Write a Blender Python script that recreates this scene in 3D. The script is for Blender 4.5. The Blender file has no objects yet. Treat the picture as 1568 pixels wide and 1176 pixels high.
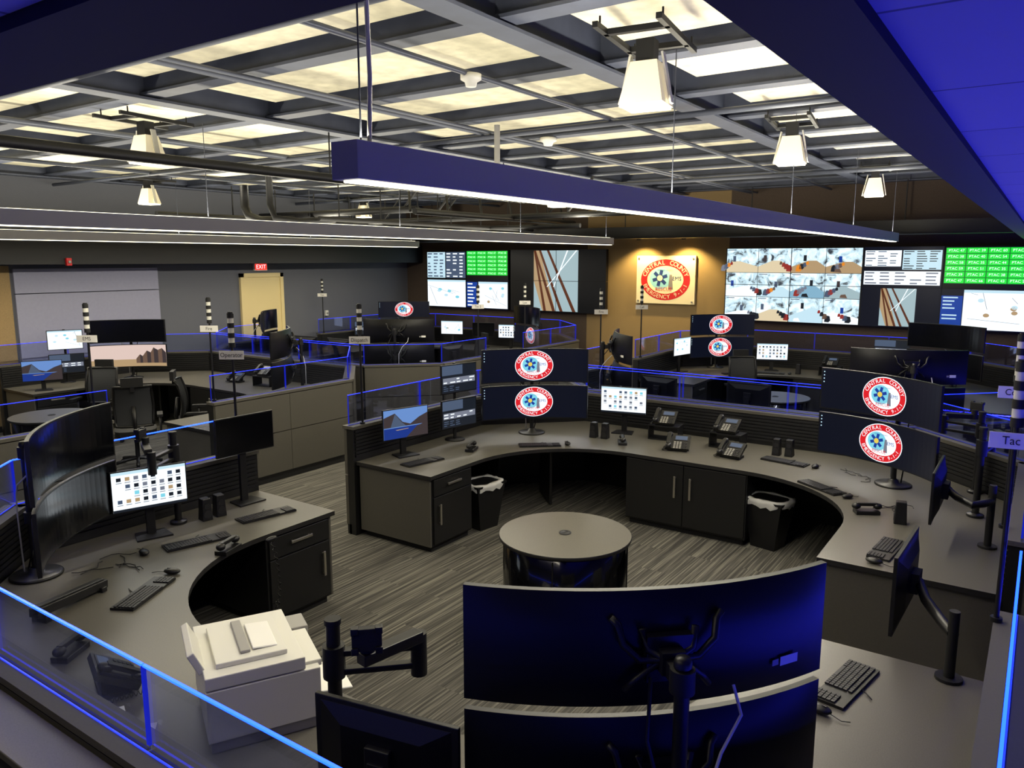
import bpy, math, random
from mathutils import Matrix, Vector
random.seed(7)
SC=bpy.context.scene
try:
    SC.view_settings.view_transform='Standard'
except Exception: pass
COL=SC.collection
rad=math.radians
# ------------------------------------------------------------ materials
def lin(c):
    return tuple(((x/255)/12.92 if x/255<=.04045 else ((x/255+.055)/1.055)**2.4) for x in c)
MATS={}
def mat(name,c,rough=.5,metal=0,em=None,es=0,noise=0,nscale=20,bump=0,spec=.5,coat=0):
    m=bpy.data.materials.new(name);m.use_nodes=True
    nt=m.node_tree;b=nt.nodes['Principled BSDF'];C=lin(c)+(1,)
    b.inputs['Base Color'].default_value=C
    b.inputs['Roughness'].default_value=rough
    b.inputs['Metallic'].default_value=metal
    b.inputs['Specular IOR Level'].default_value=spec
    b.inputs['Coat Weight'].default_value=coat
    if em:
        b.inputs['Emission Color'].default_value=lin(em)+(1,)
        b.inputs['Emission Strength'].default_value=es
    if noise or bump:
        tc=nt.nodes.new('ShaderNodeTexCoord');n=nt.nodes.new('ShaderNodeTexNoise')
        n.inputs['Scale'].default_value=nscale;n.inputs['Detail'].default_value=4
        nt.links.new(tc.outputs['Object'],n.inputs['Vector'])
        if noise:
            r=nt.nodes.new('ShaderNodeValToRGB')
            r.color_ramp.elements[0].position=.3;r.color_ramp.elements[1].position=.7
            r.color_ramp.elements[0].color=tuple(x*(1-noise) for x in C[:3])+(1,)
            r.color_ramp.elements[1].color=tuple(min(1,x*(1+noise)) for x in C[:3])+(1,)
            nt.links.new(n.outputs['Fac'],r.inputs['Fac']);nt.links.new(r.outputs['Color'],b.inputs['Base Color'])
        if bump:
            bp=nt.nodes.new('ShaderNodeBump');bp.inputs['Strength'].default_value=bump;bp.inputs['Distance'].default_value=.01
            nt.links.new(n.outputs['Fac'],bp.inputs['Height']);nt.links.new(bp.outputs['Normal'],b.inputs['Normal'])
    MATS[name]=m;return m
def emat(name,c,s=1.0):
    return mat(name,(5,5,5),.3,em=c,es=s)
mat('counter_laminate',(91,88,80),.36,noise=.14,nscale=180)
mat('counter_edge',(28,27,27),.5)
mat('charcoal_laminate',(23,23,23),.4,noise=.06,nscale=60)
mat('taupe_panel',(77,74,66),.6,noise=.06,nscale=90)
mat('slatwall_black',(18,18,20),.5)
mat('black_plastic',(15,15,17),.42)
mat('black_matte',(10,10,11),.6)
mat('black_gloss',(8,8,10),.12,coat=.5)
mat('off_screen',(6,7,12),.18)
mat('monitor_back',(8,8,11),.4,spec=.35)
mat('keycap',(32,32,36),.5)
mat('brushed_metal',(190,185,172),.3,metal=.9)
mat('steel_dark',(60,60,62),.4,metal=.7)
mat('white_plastic',(216,214,202),.4)
mat('grey_plastic',(150,148,142),.45)
mat('paper',(240,238,228),.8)
mat('bag_white',(190,190,186),.6,bump=.6,nscale=14)
mat('chair_mesh',(40,42,46),.8,noise=.2,nscale=200)
mat('beam_paint',(62,67,82),.6,noise=.15,nscale=6)
mat('deck_paint',(62,64,72),.8,noise=.2,nscale=3)
mat('acoustic_cream',(198,192,168),.9,noise=.16,nscale=9)
mat('duct_black',(13,13,15),.5)
mat('conduit',(74,78,90),.45,metal=.3)
mat('pendant_metal',(168,168,178),.5)
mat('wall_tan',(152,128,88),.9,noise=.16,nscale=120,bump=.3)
mat('wall_brown',(84,71,60),.9,noise=.12,nscale=90,bump=.2)
mat('wall_grey',(98,100,108),.9,noise=.1,nscale=110,bump=.2)
mat('wall_white',(146,147,168),.7,noise=.03,nscale=20)
mat('door_cream',(226,206,150),.5)
mat('soffit_navy',(12,13,34),.6)
mat('trim_dark',(22,22,26),.6)
mat('sign_white',(225,222,214),.5)
mat('sign_text',(20,20,24),.6)
mat('sign_red',(190,26,30),.5);mat('sign_cream',(232,222,190),.6);mat('sign_blue',(26,52,120),.5);mat('sign_cyan',(140,200,220),.5);mat('sign_grey',(120,116,120),.5)
mat('cable_black',(8,8,8),.5);mat('cable_white',(200,200,200),.5)
emat('em_blue',(20,60,255),8);emat('em_blue_mid',(26,46,235),2.6);emat('em_blue_dim',(24,36,190),.9)
emat('em_warm',(255,246,215),4);mat('em_warm_soft',(240,232,205),.5,em=(255,236,190),es=.3)
emat('s_white',(238,247,252),1.2);emat('s_navy',(8,14,32),.8);emat('s_red',(225,30,40),1);emat('s_cyan',(130,215,235),1)
emat('s_blue',(20,60,150),1.1);emat('s_grey',(120,125,140),1);emat('s_green',(35,215,60),1.25);emat('s_dgreen',(16,130,40),1.1)
emat('s_black',(10,12,16),.6);emat('s_tan',(190,160,120),.9);emat('s_orange',(235,140,40),1);emat('s_paleblue',(185,215,228),1.2)
emat('s_sky',(110,150,215),.9);emat('s_rock',(70,60,62),.8);emat('s_rock2',(120,95,80),.8);emat('s_lake',(30,60,150),.8);emat('s_dark',(30,36,46),.8)
emat('s_pink',(225,200,190),1);emat('s_exit',(255,40,30),1.6);emat('s_brown',(95,50,30),.9);emat('s_trackbg',(160,184,190),1.05);emat('s_mid',(80,95,120),.9);emat('s_yellow',(235,210,90),1)
emat('s_beige',(222,205,170),1.05);emat('s_redbr',(150,50,45),1);emat('s_floorblue',(130,175,200),1.05)
def special():
    m=bpy.data.materials.new('striped_carpet');m.use_nodes=True;nt=m.node_tree;b=nt.nodes['Principled BSDF'];b.inputs['Roughness'].default_value=.95
    b.inputs['Specular IOR Level'].default_value=.1
    L=nt.links.new;N=nt.nodes.new
    tc=N('ShaderNodeTexCoord')
    br=N('ShaderNodeTexBrick');br.inputs['Color1'].default_value=(.2,.2,.2,1);br.inputs['Color2'].default_value=(1,1,1,1);br.inputs['Mortar'].default_value=(.5,.5,.5,1)
    br.inputs['Scale'].default_value=1;br.inputs['Mortar Size'].default_value=0;br.inputs['Brick Width'].default_value=1.0;br.inputs['Row Height'].default_value=.25
    mp0=N('ShaderNodeMapping');mp0.inputs['Rotation'].default_value=(0,0,rad(90))
    L(tc.outputs['Object'],mp0.inputs['Vector']);L(mp0.outputs[0],br.inputs['Vector'])
    mp=N('ShaderNodeMapping');mp.inputs['Scale'].default_value=(62,.9,1)
    va=N('ShaderNodeVectorMath');va.operation='ADD'
    sc=N('ShaderNodeVectorMath');sc.operation='SCALE';sc.inputs['Scale'].default_value=9.0
    L(br.outputs['Color'],sc.inputs[0]);L(tc.outputs['Object'],va.inputs[0]);L(sc.outputs[0],va.inputs[1]);L(va.outputs[0],mp.inputs['Vector'])
    n=N('ShaderNodeTexNoise');n.inputs['Scale'].default_value=1;n.inputs['Detail'].default_value=3;n.inputs['Roughness'].default_value=.7
    L(mp.outputs[0],n.inputs['Vector'])
    r=N('ShaderNodeValToRGB');e=r.color_ramp.elements
    e[0].position=.34;e[0].color=lin((54,53,51))+(1,);e[1].position=.68;e[1].color=lin((126,123,112))+(1,)
    x=r.color_ramp.elements.new(.5);x.color=lin((82,80,75))+(1,)
    L(n.outputs['Fac'],r.inputs['Fac']);L(r.outputs['Color'],b.inputs['Base Color'])
    MATS['striped_carpet']=m
    m=bpy.data.materials.new('soffit_tile');m.use_nodes=True;nt=m.node_tree;b=nt.nodes['Principled BSDF'];b.inputs['Roughness'].default_value=.85
    N=nt.nodes.new;L=nt.links.new
    tc=N('ShaderNodeTexCoord');br=N('ShaderNodeTexBrick');br.offset=0
    br.inputs['Color1'].default_value=(.50,.48,.62,1);br.inputs['Color2'].default_value=(.45,.44,.58,1);br.inputs['Mortar'].default_value=(.2,.2,.24,1)
    br.inputs['Scale'].default_value=1;br.inputs['Brick Width'].default_value=.6;br.inputs['Row Height'].default_value=.6;br.inputs['Mortar Size'].default_value=.005
    L(tc.outputs['Object'],br.inputs['Vector']);L(br.outputs['Color'],b.inputs['Base Color'])
    MATS['soffit_tile']=m
    m=bpy.data.materials.new('partition_glass');m.use_nodes=True;nt=m.node_tree;nt.nodes.clear();N=nt.nodes.new;L=nt.links.new
    o=N('ShaderNodeOutputMaterial');mx=N('ShaderNodeMixShader');t=N('ShaderNodeBsdfTransparent');g=N('ShaderNodeBsdfGlossy');lw=N('ShaderNodeLayerWeight')
    t.inputs['Color'].default_value=(.84,.87,.97,1);g.inputs['Roughness'].default_value=.03;g.inputs['Color'].default_value=(.7,.75,1,1);lw.inputs['Blend'].default_value=.3
    mt=N('ShaderNodeMath');mt.operation='MULTIPLY';mt.inputs[1].default_value=.4
    L(lw.outputs['Fresnel'],mt.inputs[0]);L(mt.outputs[0],mx.inputs['Fac']);L(t.outputs[0],mx.inputs[1]);L(g.outputs[0],mx.inputs[2]);L(mx.outputs[0],o.inputs['Surface'])
    MATS['partition_glass']=m
    m=bpy.data.materials.new('s_feed');m.use_nodes=True;nt=m.node_tree;b=nt.nodes['Principled BSDF'];N=nt.nodes.new;L=nt.links.new
    b.inputs['Base Color'].default_value=(.01,.01,.01,1)
    tc=N('ShaderNodeTexCoord');n=N('ShaderNodeTexNoise');n.inputs['Scale'].default_value=6;n.inputs['Detail'].default_value=5;n.inputs['Roughness'].default_value=.6;n.inputs['Distortion'].default_value=.8
    L(tc.outputs['Object'],n.inputs['Vector']);r=N('ShaderNodeValToRGB');e=r.color_ramp.elements
    e[0].position=.33;e[0].color=lin((50,56,66))+(1,);e[1].position=.60;e[1].color=lin((240,250,254))+(1,)
    for p,c in ((.39,(120,132,138)),(.43,(176,204,216)),(.50,(206,234,246))):
        x=r.color_ramp.elements.new(p);x.color=lin(c)+(1,)
    L(n.outputs['Fac'],r.inputs['Fac']);L(r.outputs['Color'],b.inputs['Emission Color']);b.inputs['Emission Strength'].default_value=1.15
    MATS['s_feed']=m
special()
# ------------------------------------------------------------ glyphs
GL={}
def glyph(s):
    if s in GL: return GL[s]
    cu=bpy.data.curves.new('t','FONT');cu.body=s;cu.size=1;cu.align_x='CENTER';cu.align_y='CENTER';cu.resolution_u=3
    ob=bpy.data.objects.new('t',cu);COL.objects.link(ob);bpy.context.view_layer.update()
    me=bpy.data.meshes.new_from_object(ob)
    V=[(v.co.x,v.co.y) for v in me.vertices];F=[tuple(p.vertices) for p in me.polygons]
    bpy.data.objects.remove(ob);bpy.data.meshes.remove(me);bpy.data.curves.remove(cu)
    GL[s]=(V,F);return GL[s]
# ------------------------------------------------------------ mesh builder
class MB:
    def __init__(s):
        s.v=[];s.f=[];s.fm=[];s.sm=[];s.mats=[];s.M=Matrix.Identity(4);s.warp=None
    def mi(s,m):
        if m not in s.mats:s.mats.append(m)
        return s.mats.index(m)
    def add(s,V,F,m,smooth=False):
        b=len(s.v)
        for p in V:
            p=Vector(p)
            if s.warp:p=Vector(s.warp(*p))
            s.v.append(s.M@p)
        i=s.mi(m)
        for f in F:
            s.f.append([b+k for k in f]);s.fm.append(i);s.sm.append(smooth)
    def bx(s,x0,x1,y0,y1,z0,z1,m):
        V=[(x0,y0,z0),(x1,y0,z0),(x1,y1,z0),(x0,y1,z0),(x0,y0,z1),(x1,y0,z1),(x1,y1,z1),(x0,y1,z1)]
        s.add(V,[(0,3,2,1),(4,5,6,7),(0,1,5,4),(1,2,6,5),(2,3,7,6),(3,0,4,7)],m)
    def box(s,c,d,m,rz=0,rx=0,ry=0):
        o=s.M;s.M=o@Matrix.Translation(c)@Matrix.Rotation(rz,4,'Z')@Matrix.Rotation(ry,4,'Y')@Matrix.Rotation(rx,4,'X')
        s.bx(-d[0]/2,d[0]/2,-d[1]/2,d[1]/2,-d[2]/2,d[2]/2,m);s.M=o
    def taper(s,c,d0,d1,h,m):
        x,y,z=c;a,b=d0[0]/2,d0[1]/2;e,g=d1[0]/2,d1[1]/2
        V=[(x-a,y-b,z),(x+a,y-b,z),(x+a,y+b,z),(x-a,y+b,z),(x-e,y-g,z+h),(x+e,y-g,z+h),(x+e,y+g,z+h),(x-e,y+g,z+h)]
        s.add(V,[(0,3,2,1),(4,5,6,7),(0,1,5,4),(1,2,6,5),(2,3,7,6),(3,0,4,7)],m)
    def cyl(s,p0,p1,r,m,r1=None,n=14,smooth=True):
        p0=Vector(p0);p1=Vector(p1);r1=r if r1 is None else r1
        q=(p1-p0).to_track_quat('Z','Y').to_matrix()
        V=[];
        for (p,rr) in ((p0,r),(p1,r1)):
            for k in range(n):
                a=2*math.pi*k/n;V.append(p+q@Vector((rr*math.cos(a),rr*math.sin(a),0)))
        s.add(V,[(k,(k+1)%n,n+(k+1)%n,n+k) for k in range(n)],m,smooth)
        s.add(V,[tuple(range(n-1,-1,-1)),tuple(range(n,2*n))],m)
    def tube(s,pts,r,m,n=8):
        P=[Vector(p) for p in pts];V=[]
        for i,p in enumerate(P):
            d=(P[min(i+1,len(P)-1)]-P[max(i-1,0)]).normalized()
            up=Vector((0,0,1)) if abs(d.z)<.9 else Vector((1,0,0))
            a=d.cross(up).normalized();b=a.cross(d)
            for k in range(n):
                t=2*math.pi*k/n;V.append(p+a*r*math.cos(t)+b*r*math.sin(t))
        F=[(i*n+k,i*n+(k+1)%n,(i+1)*n+(k+1)%n,(i+1)*n+k) for i in range(len(P)-1) for k in range(n)]
        F+=[tuple(range(n)),tuple(range((len(P)-1)*n,len(P)*n))]
        s.add(V,F,m,True)
    def prism(s,poly,z0,z1,m,ms=None):
        n=len(poly);V=[(x,y,z0) for x,y in poly]+[(x,y,z1) for x,y in poly]
        s.add(V,[tuple(range(n-1,-1,-1)),tuple(range(n,2*n))],m)
        s.add(V,[(k,(k+1)%n,n+(k+1)%n,n+k) for k in range(n)],ms or m)
    def lathe(s,prof,m,c=(0,0,0),n=24,smooth=True):
        V=[(c[0]+r*math.cos(2*math.pi*k/n),c[1]+r*math.sin(2*math.pi*k/n),c[2]+z) for r,z in prof for k in range(n)]
        F=[(i*n+k,i*n+(k+1)%n,(i+1)*n+(k+1)%n,(i+1)*n+k) for i in range(len(prof)-1) for k in range(n)]
        s.add(V,F,m,smooth)
    def ball(s,c,r,m,n=12,k=8):
        V=[];F=[]
        for i in range(k+1):
            t=math.pi*i/k
            for j in range(n):
                a=2*math.pi*j/n;V.append((c[0]+r[0]*math.sin(t)*math.cos(a),c[1]+r[1]*math.sin(t)*math.sin(a),c[2]+r[2]*math.cos(t)))
        for i in range(k):
            for j in range(n):F.append((i*n+j,(i+1)*n+j,(i+1)*n+(j+1)%n,i*n+(j+1)%n))
        s.add(V,F,m,True)
    def R(s,x0,x1,z0,z1,m,k=1):
        nx=max(1,int(abs(x1-x0)/.05)) if s.warp else 1;y=-.0012*k
        V=[(x0+(x1-x0)*i/nx,y,z) for z in (z0,z1) for i in range(nx+1)]
        s.add(V,[(i,i+1,nx+2+i,nx+1+i) for i in range(nx)],m)
    def P(s,pts,m,k=1):
        s.add([(x,-.0012*k,z) for x,z in pts],[tuple(range(len(pts)))],m)
    def E(s,cx,cz,a,b,m,k=1,n=36,rings=4):
        y=-.0012*k;V=[(cx,y,cz)];F=[]
        for i in range(1,rings+1):
            for j in range(n):
                t=2*math.pi*j/n;V.append((cx+a*i/rings*math.cos(t),y,cz+b*i/rings*math.sin(t)))
        for j in range(n):
            F.append((0,1+j,1+(j+1)%n))
            for i in range(rings-1):
                F.append((1+i*n+j,1+(i+1)*n+j,1+(i+1)*n+(j+1)%n,1+i*n+(j+1)%n))
        s.add(V,F,m)
    def T(s,txt,cx,cz,size,m,k=1,rot=0,sx=1):
        V,F=glyph(txt);c,q=math.cos(rot),math.sin(rot)
        s.add([(cx+size*(x*sx*c-y*q),-.0012*k,cz+size*(x*sx*q+y*c)) for x,y in V],F,m)
    def mesh(s,name):
        me=bpy.data.meshes.new(name);me.from_pydata([tuple(v) for v in s.v],[],s.f)
        for m in s.mats:me.materials.append(MATS[m])
        me.polygons.foreach_set('material_index',s.fm);me.polygons.foreach_set('use_smooth',s.sm);me.update();return me
    def obj(s,name,loc=(0,0,0),rz=0,bevel=0,parent=None):
        return place(s.mesh(name),name,loc,rz,bevel,parent)
def place(me,name,loc=(0,0,0),rz=0,bevel=0,parent=None):
    o=bpy.data.objects.new(name,me);COL.objects.link(o);o.location=loc;o.rotation_euler=(0,0,rz)
    if parent:o.parent=parent
    if bevel:
        b=o.modifiers.new('bevel','BEVEL');b.width=bevel;b.segments=2;b.limit_method='ANGLE';b.angle_limit=rad(50)
    return o
def empty(name,loc,rz=0):
    o=bpy.data.objects.new(name,None);COL.objects.link(o);o.location=loc;o.rotation_euler=(0,0,rz);o.empty_display_size=.1;return o
# ------------------------------------------------------------ room
XL,XR,YB,YF,ZC=-13.4,2.4,14.75,-1.6,4.22
def simple(name,boxes,bevel=0):
    mb=MB()
    for b in boxes:mb.bx(*b)
    return mb.obj(name,bevel=bevel)
simple('floor',[(XL-.2,XR+.2,YF-.2,YB+.2,-.2,0,'striped_carpet')])
simple('ceiling',[(XL-.2,XR+.2,YF-.2,YB+.2,ZC,ZC+.2,'deck_paint')])
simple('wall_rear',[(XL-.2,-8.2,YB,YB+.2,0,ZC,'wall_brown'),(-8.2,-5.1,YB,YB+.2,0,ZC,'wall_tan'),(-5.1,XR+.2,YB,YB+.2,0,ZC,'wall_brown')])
simple('wall_left',[(XL-.2,XL,YF-.2,YB+.2,0,ZC,'wall_grey')])
simple('wall_right',[(XR,XR+.2,YF-.2,YB+.2,0,ZC,'wall_grey')])
simple('wall_front',[(XL-.2,XR+.2,YF-.2,YF,0,ZC,'wall_grey')])
simple('baseboard_rear',[(XL,XR,YB-.02,YB,0,.12,'trim_dark')])
simple('baseboard_left',[(XL,XL+.02,YF,YB-.02,0,.12,'trim_dark')])
simple('wall_panel_white',[(XL,XL+.05,5.6,8.0,.1,2.15,'wall_white'),(XL,XL+.05,5.6,8.0,2.165,2.55,'wall_white')])
simple('trim_left_bulkhead',[(XL,XL+.55,3.0,14.7,2.62,3.05,'trim_dark')])
mb=MB();mb.bx(XL,XL+.06,9.75,9.83,0,2.42,'door_cream');mb.bx(XL,XL+.06,10.73,10.81,0,2.42,'door_cream');mb.bx(XL,XL+.06,9.75,10.81,2.34,2.42,'door_cream')
mb.bx(XL,XL+.04,9.83,10.73,.01,2.34,'door_cream');mb.cyl((XL+.04,9.92,1.05),(XL+.1,9.92,1.05),.02,'brushed_metal');mb.box((XL+.1,9.97,1.05),(.02,.13,.02),'brushed_metal')
mb.obj('door_1')
mb=MB();mb.bx(XL,XL+.05,10.1,10.42,2.47,2.62,'white_plastic');mb.M=Matrix.Translation((XL+.055,10.26,2.545))@Matrix.Rotation(rad(90),4,'Z')
mb.R(-.14,.14,-.06,.06,'s_exit',1);mb.T('EXIT',0,0,.12,'s_white',3);mb.obj('exit_sign')
simple('wall_panel_tan',[(XL,XL+.03,3.2,5.55,.1,2.6,'wall_tan')])
for n,(y,z) in {'thermostat':(12.0,1.5),'fire_alarm_strobe':(6.2,2.66)}.items():
    mb=MB();x0=XL+(.55 if 'fire' in n else 0);mb.bx(x0,x0+.05,y-.04,y+.04,z-.06,z+.06,'sign_red' if 'fire' in n else 'white_plastic');mb.bx(x0+.05,x0+.07,y-.02,y+.02,z-.02,z+.02,'grey_plastic');mb.obj(n,bevel=.005)
# soffit over the viewing area
X1,X2,Y1,Y2,ZS=-.375,-.225,.72,.53,3.03
mb=MB()
mb.bx(X1,X2,Y1,YB,ZS-.02,ZC,'soffit_navy');mb.bx(XL,X2,Y2,Y1,ZS-.02,ZC,'soffit_navy')
mb.obj('trim_soffit_beam')
mb=MB();mb.bx(X2,XR,Y2,YB,ZS,ZS+.04,'soffit_tile');mb.bx(XL,XR,YF,Y2,ZS,ZS+.04,'soffit_tile');mb.obj('ceiling_lower_tiles')
# ceiling structure
mb=MB()
rows=[.65+1.2*k for k in range(0,12)]
segs=[(-2.38,-1.6),(-5.85,-2.85),(-9.25,-6.25),(-12.75,-9.65)]
for y in rows:
    for a,b in segs:
        j=random.uniform(-.05,.05)
        mb.bx(a+j,b+j,y-.47 if y>1.2 else .75,y+.47,4.08,4.13,'acoustic_cream')
    if y>1.5:mb.bx(-1.3,-.5,y-.44,y+.44,4.10,4.13,'acoustic_cream')
mb.obj('ceiling_acoustic_panels',bevel=.008)
mb=MB()
for y in [.05+1.2*k for k in range(1,13)]:
    mb.bx(XL+.01,X1-.01,y-.04,y+.04,3.985,ZC-.001,'beam_paint');mb.bx(XL+.01,X1-.01,y-.08,y+.08,3.975,3.995,'beam_paint')
for x in (-2.62,-6.05,-9.45,-12.9):
    mb.bx(x-.02,x+.02,Y1+.01,YB-.01,3.96,ZC-.002,'beam_paint');mb.bx(x-.09,x+.09,Y1+.01,YB-.01,3.94,3.96,'beam_paint')
mb.obj('ceiling_beams')
mb=MB()
for x,z,r in ((-4.7,3.92,.022),(-4.6,3.92,.016),(-3.3,3.92,.02),(-7.6,3.9,.03),(-10.5,3.9,.025),(-1.2,3.92,.02)):
    mb.cyl((x,.8,z),(x,14.7,z),r,'conduit',n=8)
for y,z,r in ((6.3,3.88,.025),(11.2,3.86,.03),(2.8,3.9,.02)):
    mb.cyl((-13.3,y,z),(-.5,y,z),r,'conduit',n=8)
mb.obj('ceiling_conduit')
mb=MB();mb.cyl((-6.0,.8,3.5),(-6.0,9,3.5),.045,'duct_black',n=12)
for y in (2.5,5.5,8.5):mb.cyl((-6,y,3.5),(-6,y,3.94),.008,'duct_black',n=6)
mb.obj('sprinkler_pipe')
mb=MB()
mb.cyl((-13.2,11.6,3.45),(-5,11.6,3.45),.05,'duct_black',n=10);mb.cyl((-13.2,12.3,3.3),(-7,12.3,3.3),.04,'duct_black',n=10)
mb.cyl((-13.2,10.2,3.55),(-9,10.2,3.55),.06,'duct_black',n=10);mb.cyl((-11.6,7.0,3.4),(-11.6,13.8,3.4),.05,'duct_black',n=10)
mb.cyl((-9.0,8.0,3.3),(-9.0,13.8,3.3),.035,'duct_black',n=10);mb.cyl((-8.0,9.0,3.42),(-8.0,13.8,3.42),.05,'duct_black',n=10)
for i in range(9):
    x=-12.8+i*.85;y=random.choice((10.2,11.6,12.3));mb.cyl((x,y,3.45),(x,y,3.93),.012,'duct_black',n=6);mb.cyl((x,y,3.5),(x+.4,y,3.88),.02,'duct_black',n=6)
for i in range(6):
    y=8.4+i*.9;mb.cyl((-9.0,y,3.3),(-9.0,y,3.93),.01,'duct_black',n=6);mb.cyl((-11.6,y,3.4),(-11.6,y,3.93),.012,'duct_black',n=6);mb.cyl((-8.0,y+.5,3.42),(-8.3,y+.8,3.88),.02,'duct_black',n=6)
mb.tube([(-11.0,8.2,3.9),(-11.0,8.2,3.55),(-10.9,8.2,3.4),(-10.6,8.2,3.32),(-9.8,8.2,3.3)],.07,'duct_black')
mb.tube([(-9.6,7.6,3.93),(-9.6,7.6,3.5),(-9.5,7.6,3.3),(-9.2,7.8,3.25),(-9.1,8.4,3.3)],.05,'duct_black')
mb.obj('black_piping_rack')
mb=MB();mb.bx(XL+.02,-.5,13.9,14.3,3.1,3.32,'duct_black');
for x in (-12,-9.5,-7,-4.5,-2):mb.cyl((x,14.1,3.3),(x,14.1,3.97),.01,'duct_black',n=6)
mb.obj('trim_rear_fascia')
mb=MB();mb.bx(XL,XL+.04,5.6,6.6,3.25,3.5,'grey_plastic')
for k in range(8):mb.bx(XL+.04,XL+.055,5.63,6.57,3.27+k*.027,3.282+k*.027,'duct_black')
mb.obj('air_return_grille')
# linear pendants
for i,x in enumerate((-1.97,-6.74,-11.5)):
    mb=MB();w=.062
    mb.bx(x-w,x+w,1.87,13.0,2.965,3.09,'pendant_metal');mb.bx(x-w*.62,x+w*.62,1.9,12.97,2.957,2.966,'em_warm')
    mb.bx(x-w*.6,x+w*.6,1.95,12.9,3.09,3.094,'em_warm')
    for y in (1.95,4.6,7.3,10.0,12.8):mb.cyl((x,y,3.09),(x,y,3.97 if y>3 else 4.06),.004,'conduit',n=6)
    mb.tube([(x+.04,1.95,3.09),(x+.05,1.95,3.3),(x+.03,1.96,3.7),(x+.05,1.95,4.06)],.008,'white_plastic')
    mb.obj('linear_pendant_light',bevel=.003)
def area(name,loc,sx,sy,power,col,rot=(0,0,0),spread=180):
    l=bpy.data.lights.new(name,'AREA');l.shape='RECTANGLE';l.size=sx;l.size_y=sy;l.energy=power;l.color=col;l.spread=rad(spread)
    o=bpy.data.objects.new(name,l);COL.objects.link(o);o.location=loc;o.rotation_euler=rot;return o
W=(1,.93,.77)
for x in (-1.97,-6.74,-11.5):
    area('pendant_down_lamp',(x,7.43,2.95),.08,11,190,W)
    area('pendant_up_lamp',(x,7.43,3.11),.08,11,230,(1,.93,.74),(math.pi,0,0))
for x in (-4.35,-9.1):  # added upward fill between the pendants to even out the ceiling, no fixture
    area('ceiling_fill_lamp',(x,7.43,3.15),1.6,12,165,(1,.93,.75),(math.pi,0,0))
def highbay():
    mb=MB()
    for dx in (-.17,.17):mb.box((dx,0,.36),(.03,.75,.03),'duct_black')
    mb.box((0,-.2,.36),(.36,.04,.03),'duct_black');mb.box((0,.2,.36),(.36,.04,.03),'duct_black')
    mb.box((0,0,.27),(.1,.1,.16),'duct_black')
    mb.taper((0,0,0),(.25,.23),(.15,.13),.23,'em_warm_soft');mb.box((0,0,-.008),(.23,.21,.012),'em_warm')
    for dx in (-1,1):mb.box((dx*.118,0,.14),(.012,.05,.28),'white_plastic',ry=-dx*.2)
    for dx in (-.17,.17):
        for dy in(-.3,.3):mb.cyl((dx,dy,.36),(dx,dy,.42),.006,'duct_black',n=6)
    return mb.mesh('high_bay_light')
hb=highbay()
for x,y in ((-1.95,4.15),(-2.0,7.3),(-2.05,11.6),(-6.7,4.0),(-11.6,6.9),(-11.6,11.5),(-6.7,11)):
    place(hb,'high_bay_light',(x,y,3.55),rad(8))
def dome(name,loc,r):
    mb=MB();mb.lathe([(0,0),(r*.5,0),(r*.6,.03),(r,.045),(r,.08),(0,.08)],'white_plastic',n=20);mb.obj(name,loc)
dome('smoke_detector',(-4.35,2.6,3.89),.11);dome('smoke_detector',(-3.3,4.3,3.84),.07);dome('smoke_detector',(-4.5,7.2,3.89),.09)
mb=MB();mb.cyl((0,0,0),(0,0,.66),.028,'grey_plastic');mb.cyl((0,0,-.03),(0,0,.02),.04,'grey_plastic');mb.obj('ceiling_drop_pole',(-4.45,6.2,3.3))
# ------------------------------------------------------------ logo
def logo(mb,cx,cz,h,k=2,p='s_'):
    wht,red,cy,bl,gr=[p+a for a in (('white' if p=='s_' else 'cream'),'red','cyan','blue','grey')]
    a,b=.64*h,.5*h
    mb.E(cx,cz,a,b,wht,k);mb.E(cx,cz,a*.965,b*.955,red,k+1);mb.E(cx,cz,a*.71,b*.65,wht,k+2)
    mb.E(cx-.12*h,cz+.03*h,a*.42,b*.50,cy,k+3)
    for i in range(3):
        t=math.pi*i/3+.3;dx,dz=math.cos(t),math.sin(t);w=.04*h;l=.19*h;c=(cx-.13*h,cz+.04*h)
        mb.P([(c[0]-dx*l-dz*w,c[1]-dz*l+dx*w),(c[0]-dx*l+dz*w,c[1]-dz*l-dx*w),(c[0]+dx*l+dz*w,c[1]+dz*l-dx*w),(c[0]+dx*l-dz*w,c[1]+dz*l+dx*w)],bl,k+4+i)
    mb.E(cx-.13*h,cz+.04*h,.07*h,.07*h,'s_yellow' if p=='s_' else 'sign_cream',k+8,n=14,rings=2)
    mb.P([(cx+.08*h,cz-.22*h),(cx+.2*h,cz-.22*h),(cx+.17*h,cz+.12*h),(cx+.11*h,cz+.12*h)],gr,k+4)
    mb.T('EMS',cx+.29*h,cz+.03*h,.13*h,bl,k+6);mb.T('RESCUE',cx-.03*h,cz-.22*h,.12*h,red,k+9)
    mb.T('CENTRAL COUNTY',cx,cz+.225*h,.045*h,bl,k+9)
    def arc(txt,t0,t1,flip,size):
        n=len(txt)
        for i,ch in enumerate(txt):
            if ch==' ':continue
            t=rad(t0+(t1-t0)*i/(n-1));ra,rb=a*.84,b*.80
            x=cx+ra*math.cos(t);z=cz+rb*math.sin(t)
            tx,tz=-ra*math.sin(t),rb*math.cos(t);ang=math.atan2(tz,tx)+(math.pi if flip else 0)
            mb.T(ch,x,z,size*h,wht,k+3,ang)
    arc('CENTRAL COUNTY',162,18,True,.145);arc('EMERGENCY 9-1-1',200,340,False,.135)
mb=MB();mb.bx(-.63,.63,0,.06,-.48,.48,'sign_cream');logo(mb,0,0,.86,1,'sign_')
for x in(-.58,.58):
    for z in(-.43,.43):mb.cyl((x,-.02,z),(x,.0,z),.018,'brushed_metal',n=10)
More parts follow.
